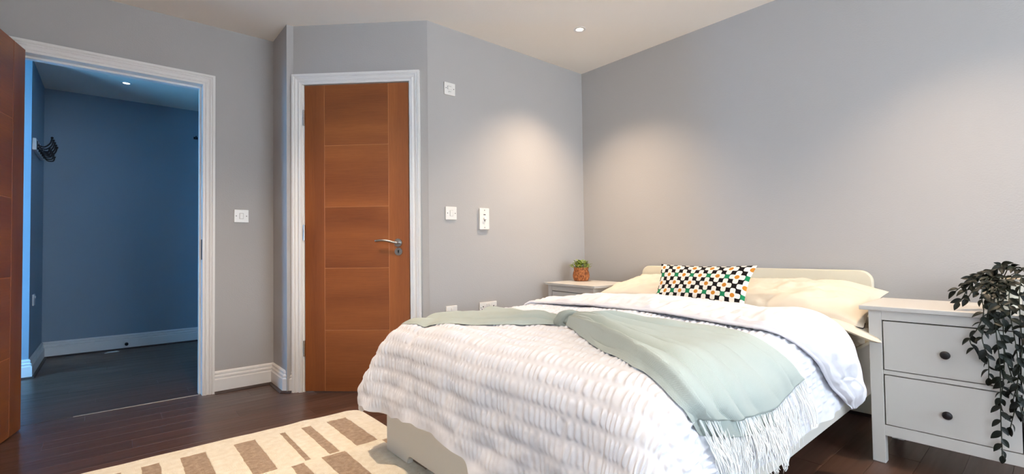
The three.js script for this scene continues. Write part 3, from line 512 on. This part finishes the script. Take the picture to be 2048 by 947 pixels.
// ---------------------------------------------------------------- pillows and cushion
function pillowGeo(L, W, T, o = {}) {
  const N = 56, mk = (sg) => { const rows = []; for (let j = 0; j <= N; j++) { const r = []; for (let i = 0; i <= N; i++) {
    const s = lerp(-1, 1, i / N), t = lerp(-1, 1, j / N), q = (1 - Math.pow(Math.abs(s), 2.6)) * (1 - Math.pow(Math.abs(t), 2.6));
    const x = s * L / 2 * (1 - (o.pinch ?? 0.05) * (1 - t * t)), z = t * W / 2 * (1 - (o.pinch ?? 0.05) * (1 - s * s));
    const edge = Math.pow(clamp(q), o.puff ?? 0.5), k = o.seed ?? 0;
    let y = sg * T / 2 * edge * (sg < 0 ? o.under ?? 1 : 1); y += edge * ((o.wr ?? 0.008) * noise(s * 3 + k, t * 3, sg) + (o.wr ?? 0.008) * 0.6 * noise(s * 8 + t * 3 + k, t * 6 - s, sg * 2)) + (1 - edge) * 0.006 * noise(s * 3, t * 3 + k);
    const f = o.bend ? o.bend(s, t) : 0; r.push(V(x, y + f, z)); } rows.push(sg > 0 ? r : r.slice().reverse()); } return quads(rows); };
  const a = mk(1), b = mk(-1); if (o.uv) for (const [g, m] of [[a, 1], [b, -1]]) { const uv = g.attributes.uv; for (let i = 0; i < uv.count; i++) uv.setXY(i, (m > 0 ? uv.getX(i) : 1 - uv.getX(i)) * o.uv[0] + o.uv[2], uv.getY(i) * o.uv[1] + o.uv[3]); }
  return mergeGeometries([a, b]);
}
function pillow(label, geo, mat, pos, rot, name = 'pillow') { const g = group(name, pos); g.rotation.set(...rot, 'YXZ'); mesh('case', geo, mat, g); return tag(g, label, 'pillow'); }

const flat = -Math.PI / 2;
pillow('cream pillow lying lowest at the near end, its corner drooping by the chest', pillowGeo(0.77, 0.48, 0.075, { seed: 3, wr: 0.009, under: 0.45, puff: 0.3, bend: (s, t) => -0.045 * smooth(0.55, 1, s) }), M.sheet, [2.585, 0.5465, -0.9], [0, flat + 0.12, 0]);
{
  const bend = (s, t) => -0.02 * smooth(0.7, 1, s) * smooth(-0.2, 1, t);
  const p = pillow('plump cream pillow on top at the near end with a dark strip for the gap shadow and a dark end trim', pillowGeo(0.74, 0.48, 0.19, { seed: 11, wr: 0.019, under: 0.3, bend }), M.sheet, [2.67, 0.616, -0.928], [0.215, flat, 0]);
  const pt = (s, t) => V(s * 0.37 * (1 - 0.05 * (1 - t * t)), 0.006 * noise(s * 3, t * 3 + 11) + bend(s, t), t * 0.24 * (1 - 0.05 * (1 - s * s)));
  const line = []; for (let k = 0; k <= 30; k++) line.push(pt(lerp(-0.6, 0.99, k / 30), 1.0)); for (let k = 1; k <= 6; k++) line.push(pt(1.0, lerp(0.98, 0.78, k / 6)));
  mesh('shade_trim', tube(line, 0.0022, 120, 6), M.shade_trim, p);  // dark strip drawn for the shadow gap; only its turned end is trim
}
pillow('cream pillow against the headboard at the far end of the bed', pillowGeo(0.70, 0.42, 0.09, { seed: 21, under: 0.4 }), M.sheet, [2.77, 0.622, -1.655], [0.4, flat, 0]);
pillow('plump cream pillow leaning in front of the headboard beside the patterned cushion', pillowGeo(0.70, 0.46, 0.17, { seed: 31, wr: 0.017, under: 0.3 }), M.sheet, [2.66, 0.625, -1.655], [0.16, flat, 0]);
{
  const c = group('cushion', [2.425, 0.668, -1.285]), al = 30 * Math.PI / 180;
  c.quaternion.setFromRotationMatrix(new THREE.Matrix4().makeBasis(V(0, 0, 1), V(-Math.cos(al), Math.sin(al), 0), V(-Math.sin(al), -Math.cos(al), 0)));
  mesh('cover', pillowGeo(0.55, 0.31, 0.10, { seed: 41, wr: 0.004, pinch: 0.1, uv: [5.35, 2.9, 0.32, 0.1] }), M.print, c);
  tag(c, 'oblong cushion printed with white flowers on black and green squares', 'cushion');
}
// ---------------------------------------------------------------- bedside chests
function chest(label, pos, turn, W, Dp, Ht) {      // origin at the middle of the front foot line; front faces +z, depth behind
  const g = group('bedside_chest', pos, turn), wb = W - 0.058, x0 = -wb / 2, x1 = wb / 2, leg = 0.044, d1 = -Dp + 0.028;
  mesh('top', rbox(-W / 2, W / 2, Ht - 0.018, Ht, -Dp + 0.012, 0.016, 0.0025, 2), M.white, g);
  for (const [lx, lz] of [[x0, 0], [x1 - leg, 0], [x0, d1 + leg], [x1 - leg, d1 + leg]]) mesh('leg', rbox(lx, lx + leg, 0, Ht - 0.018, lz - leg, lz, 0.002), M.white, g);
  mesh('top_rail', rbox(x0 + leg, x1 - leg, 0.588, Ht - 0.018, -0.03, -0.0015, 0.001, 1), M.white, g);
  mesh('middle_rail', rbox(x0 + leg, x1 - leg, 0.3655, 0.382, -0.03, -0.0015, 0.001, 1), M.white, g);
  mesh('bottom_rail', rbox(x0 + leg, x1 - leg, 0.114, 0.158, -0.03, -0.0015, 0.001, 1), M.white, g);
  mesh('carcass', [box(x0 + leg, x1 - leg, 0.12, Ht - 0.02, -0.024, -0.02), box(x0 + 0.01, x0 + 0.028, 0.114, Ht - 0.018, d1 + 0.01, -0.01), box(x1 - 0.028, x1 - 0.01, 0.114, Ht - 0.018, d1 + 0.01, -0.01), box(x0 + leg, x1 - leg, 0.114, Ht - 0.018, d1 + 0.005, d1 + 0.015)], M.gap, g);
  mesh('side_panel', rbox(x0 + 0.006, x0 + 0.0095, 0.114, Ht - 0.018, d1 + leg, -leg, 0.001), M.white, g); mesh('side_panel', rbox(x1 - 0.0095, x1 - 0.006, 0.114, Ht - 0.018, d1 + leg, -leg, 0.001), M.white, g);
  for (const [a, b, ky] of [[0.3845, 0.5845, 0.477], [0.1605, 0.3625, 0.25]]) {
    const dr = mesh('drawer', rbox(x0 + leg + 0.0042, x1 - leg - 0.0042, a + 0.001, b - 0.001, -0.02, -0.0005, 0.0015, 2), M.white, g);
    mesh('knob', new THREE.LatheGeometry([[0, 0.03], [0.008, 0.0298], [0.0135, 0.0275], [0.0155, 0.0235], [0.0145, 0.0195], [0.009, 0.0165], [0.0068, 0.012], [0.0068, 0.006], [0.0085, 0]].map((p) => new THREE.Vector2(...p)), 32).rotateX(Math.PI / 2).translate(0, ky, 0), M.knob, dr);
  }
  return tag(g, label, 'bedside chest');
}
chest('white two-drawer bedside chest with black knobs under the trailing plant', [2.434, 0, -0.301], -Math.PI / 2, 0.537, 0.41, 0.645);
chest('white bedside chest in the far corner half hidden behind the bedding', [2.50, 0, -2.30], -Math.PI / 2 - 0.1, 0.537, 0.41, 0.647);

// ---------------------------------------------------------------- plants
function leafGeo(len, wid, curl = 0.25, fold = 0.18) {
  const rows = [], N = 6; for (let j = 0; j <= N; j++) { const t = j / N, hw = wid / 2 * Math.pow(Math.sin(Math.PI * Math.pow(clamp(0.03 + 0.95 * t), 0.8)), 0.85), r = []; for (let i = -2; i <= 2; i++) r.push(V(hw * i / 2, -curl * len * t * t + Math.abs(i) / 2 * hw * fold * 2, len * t)); rows.push(r); }
  return quads(rows);
}
const orient = (m, pos, dir, upv = V(0, 1, 0)) => { const z = dir.clone().normalize(); let x = upv.clone().cross(z); if (x.lengthSq() < 1e-4) x = V(1, 0, 0); x.normalize(); const y = z.clone().cross(x); m.quaternion.setFromRotationMatrix(new THREE.Matrix4().makeBasis(x, y, z)); m.position.copy(pos); return m; };
{
  const g = group('trailing_plant', [2.605, 0.645, -0.155]);
  mesh('pot', new THREE.LatheGeometry([[0, 0.001], [0.044, 0.001], [0.048, 0.006], [0.058, 0.10], [0.06, 0.118], [0.057, 0.12], [0.054, 0.112], [0.05, 0.1], [0, 0.1]].map((p) => new THREE.Vector2(...p)), 40), M.pot, g);
  mesh('soil', new THREE.CylinderGeometry(0.052, 0.052, 0.01, 24).translate(0, 0.103, 0), M.soil, g);
  const leaves = [0, 1, 2].map((k) => leafGeo(0.033 + 0.003 * k, 0.0185 + 0.0012 * k, 0.2 + 0.1 * k));
  const addLeaf = (p, dir, sc) => { const m = mesh('leaf', leaves[Math.floor(rnd() * 3)], M.leafDark[Math.floor(rnd() * 3)], g); orient(m, p, dir, V(rr(-0.5, 0.5) - 0.4, rr(0.2, 1), rr(-0.5, 0.5))); m.scale.setScalar(sc); };
  const stem = (pts, n, from, sc, hang) => {
    const c = new THREE.CatmullRomCurve3(pts); mesh('stem', new THREE.TubeGeometry(c, 30, 0.0016, 6), M.stem, g);
    for (let k = 0; k < n; k++) { const t = lerp(from, 1, (k + 0.5 * rnd()) / n), p = c.getPoint(Math.min(t, 1)), tg = c.getTangent(Math.min(t, 1)), side = k % 2 ? 1 : -1;
      const d = V(rr(-0.55, 0.05), hang ? rr(-0.55, 0.35) : rr(-0.2, 0.5), side * rr(0.5, 1.0)).addScaledVector(tg, 0.7); addLeaf(p, d, sc * rr(0.75, 1.15)); }
    addLeaf(c.getPoint(1), c.getTangent(1), sc);
  };
  const L = (x, y, z) => V(x - 2.605, y - 0.645, z + 0.155);
  // strands over the front edge of the chest; each ends at its own height
  for (const [z, ye, dz, n] of [[-0.185, 0.50, -0.03, 16], [-0.175, 0.42, -0.015, 20], [-0.165, 0.155, 0.012, 34], [-0.15, 0.26, 0.025, 26], [-0.125, 0.36, 0.0, 22], [-0.10, 0.30, -0.01, 18], [-0.08, 0.42, 0.01, 14], [-0.05, 0.40, 0.02, 14], [-0.175, 0.34, 0.03, 17]])
    stem([L(2.575, 0.76, z * 0.6 - 0.06), L(2.50, 0.765 + rr(-0.02, 0.02), z), L(2.43, 0.715, z + rr(-0.015, 0.015)), L(2.39, 0.648, z + 0.2 * dz), L(2.38 + rr(-0.012, 0.006), lerp(0.645, ye, 0.35), z + dz + rr(-0.018, 0.018)), L(2.38 + rr(-0.012, 0.006), lerp(0.645, ye, 0.7), z + dz + rr(-0.016, 0.016)), L(2.385, ye, z + dz * 0.6)], n, 0.16, 0.95, true);
  // short sprays above and to the side of the pot
  for (const [x, y, z] of [[2.50, 0.715, -0.275], [2.46, 0.675, -0.262], [2.50, 0.745, -0.235], [2.52, 0.785, -0.2], [2.54, 0.805, -0.15], [2.52, 0.80, -0.1], [2.56, 0.79, -0.03], [2.46, 0.755, -0.18], [2.47, 0.69, -0.24], [2.50, 0.76, -0.04], [2.45, 0.72, -0.21], [2.45, 0.74, -0.13]])
    stem([L(2.6, 0.755, -0.155), L(lerp(2.6, x, 0.5), Math.max(0.775, y + 0.012), lerp(-0.155, z, 0.5)), L(x, y, z)], 9, 0.3, 0.9, false);
  tag(g, 'dark green artificial trailing plant in a cream pot, spilling over the drawers', 'plant');
}
{
  const g = group('potted_succulent', [2.79, 0.647, -2.44]);
  const prof = [[0, 0.001], [0.05, 0.001], [0.056, 0.006], [0.0635, 0.028], [0.064, 0.045], [0.059, 0.066], [0.054, 0.082], [0.054, 0.094], [0.057, 0.106], [0.054, 0.106], [0.05, 0.096], [0, 0.094]];
  const pg = new THREE.LatheGeometry(prof.map((p) => new THREE.Vector2(...p)), 64, 0), pp = pg.attributes.position;
  for (let i = 0; i < pp.count; i++) { const x = pp.getX(i), y = pp.getY(i), z = pp.getZ(i), r = Math.hypot(x, z); if (r > 0.04 && y > 0.004) { const a = Math.atan2(z, x), k = 1 + (y > 0.05 ? 0.035 * Math.sin(a * 26) * Math.abs(Math.sin(y * 160)) : 0.025 * noise(a * 6, y * 90)) ; pp.setX(i, x * k); pp.setZ(i, z * k); } }
  pg.computeVertexNormals(); mesh('pot', pg, M.rattan, g);
  mesh('soil', new THREE.CylinderGeometry(0.05, 0.05, 0.006, 24).translate(0, 0.094, 0), M.soil, g);
  const lf = leafGeo(0.021, 0.0165, 0.25, 0.12), by = [[], [], []], o = new THREE.Object3D();
  for (let k = 0; k < 300; k++) {
    const a = rr(0, 6.283), el = rr(0.05, 1.35), R = rr(0.035, 0.078), p = V(Math.cos(a) * Math.cos(el) * R * 1.12, 0.098 + Math.sin(el) * R * 0.82, Math.sin(a) * Math.cos(el) * R * 1.12);
    orient(o, p, V(Math.cos(a), rr(0.1, 1.2), Math.sin(a)).normalize()); o.scale.setScalar(rr(0.7, 1.2)); o.updateMatrix(); by[Math.floor(rnd() * 3)].push(lf.clone().applyMatrix4(o.matrix));
  }
  by.forEach((b, i) => { const m = mesh('foliage', b, M.succulent[i], g); m.userData.kind = 'stuff'; });
  tag(g, 'small leafy succulent in a woven brown pot on the far bedside chest', 'plant');
}
renderer.render(scene, camera);
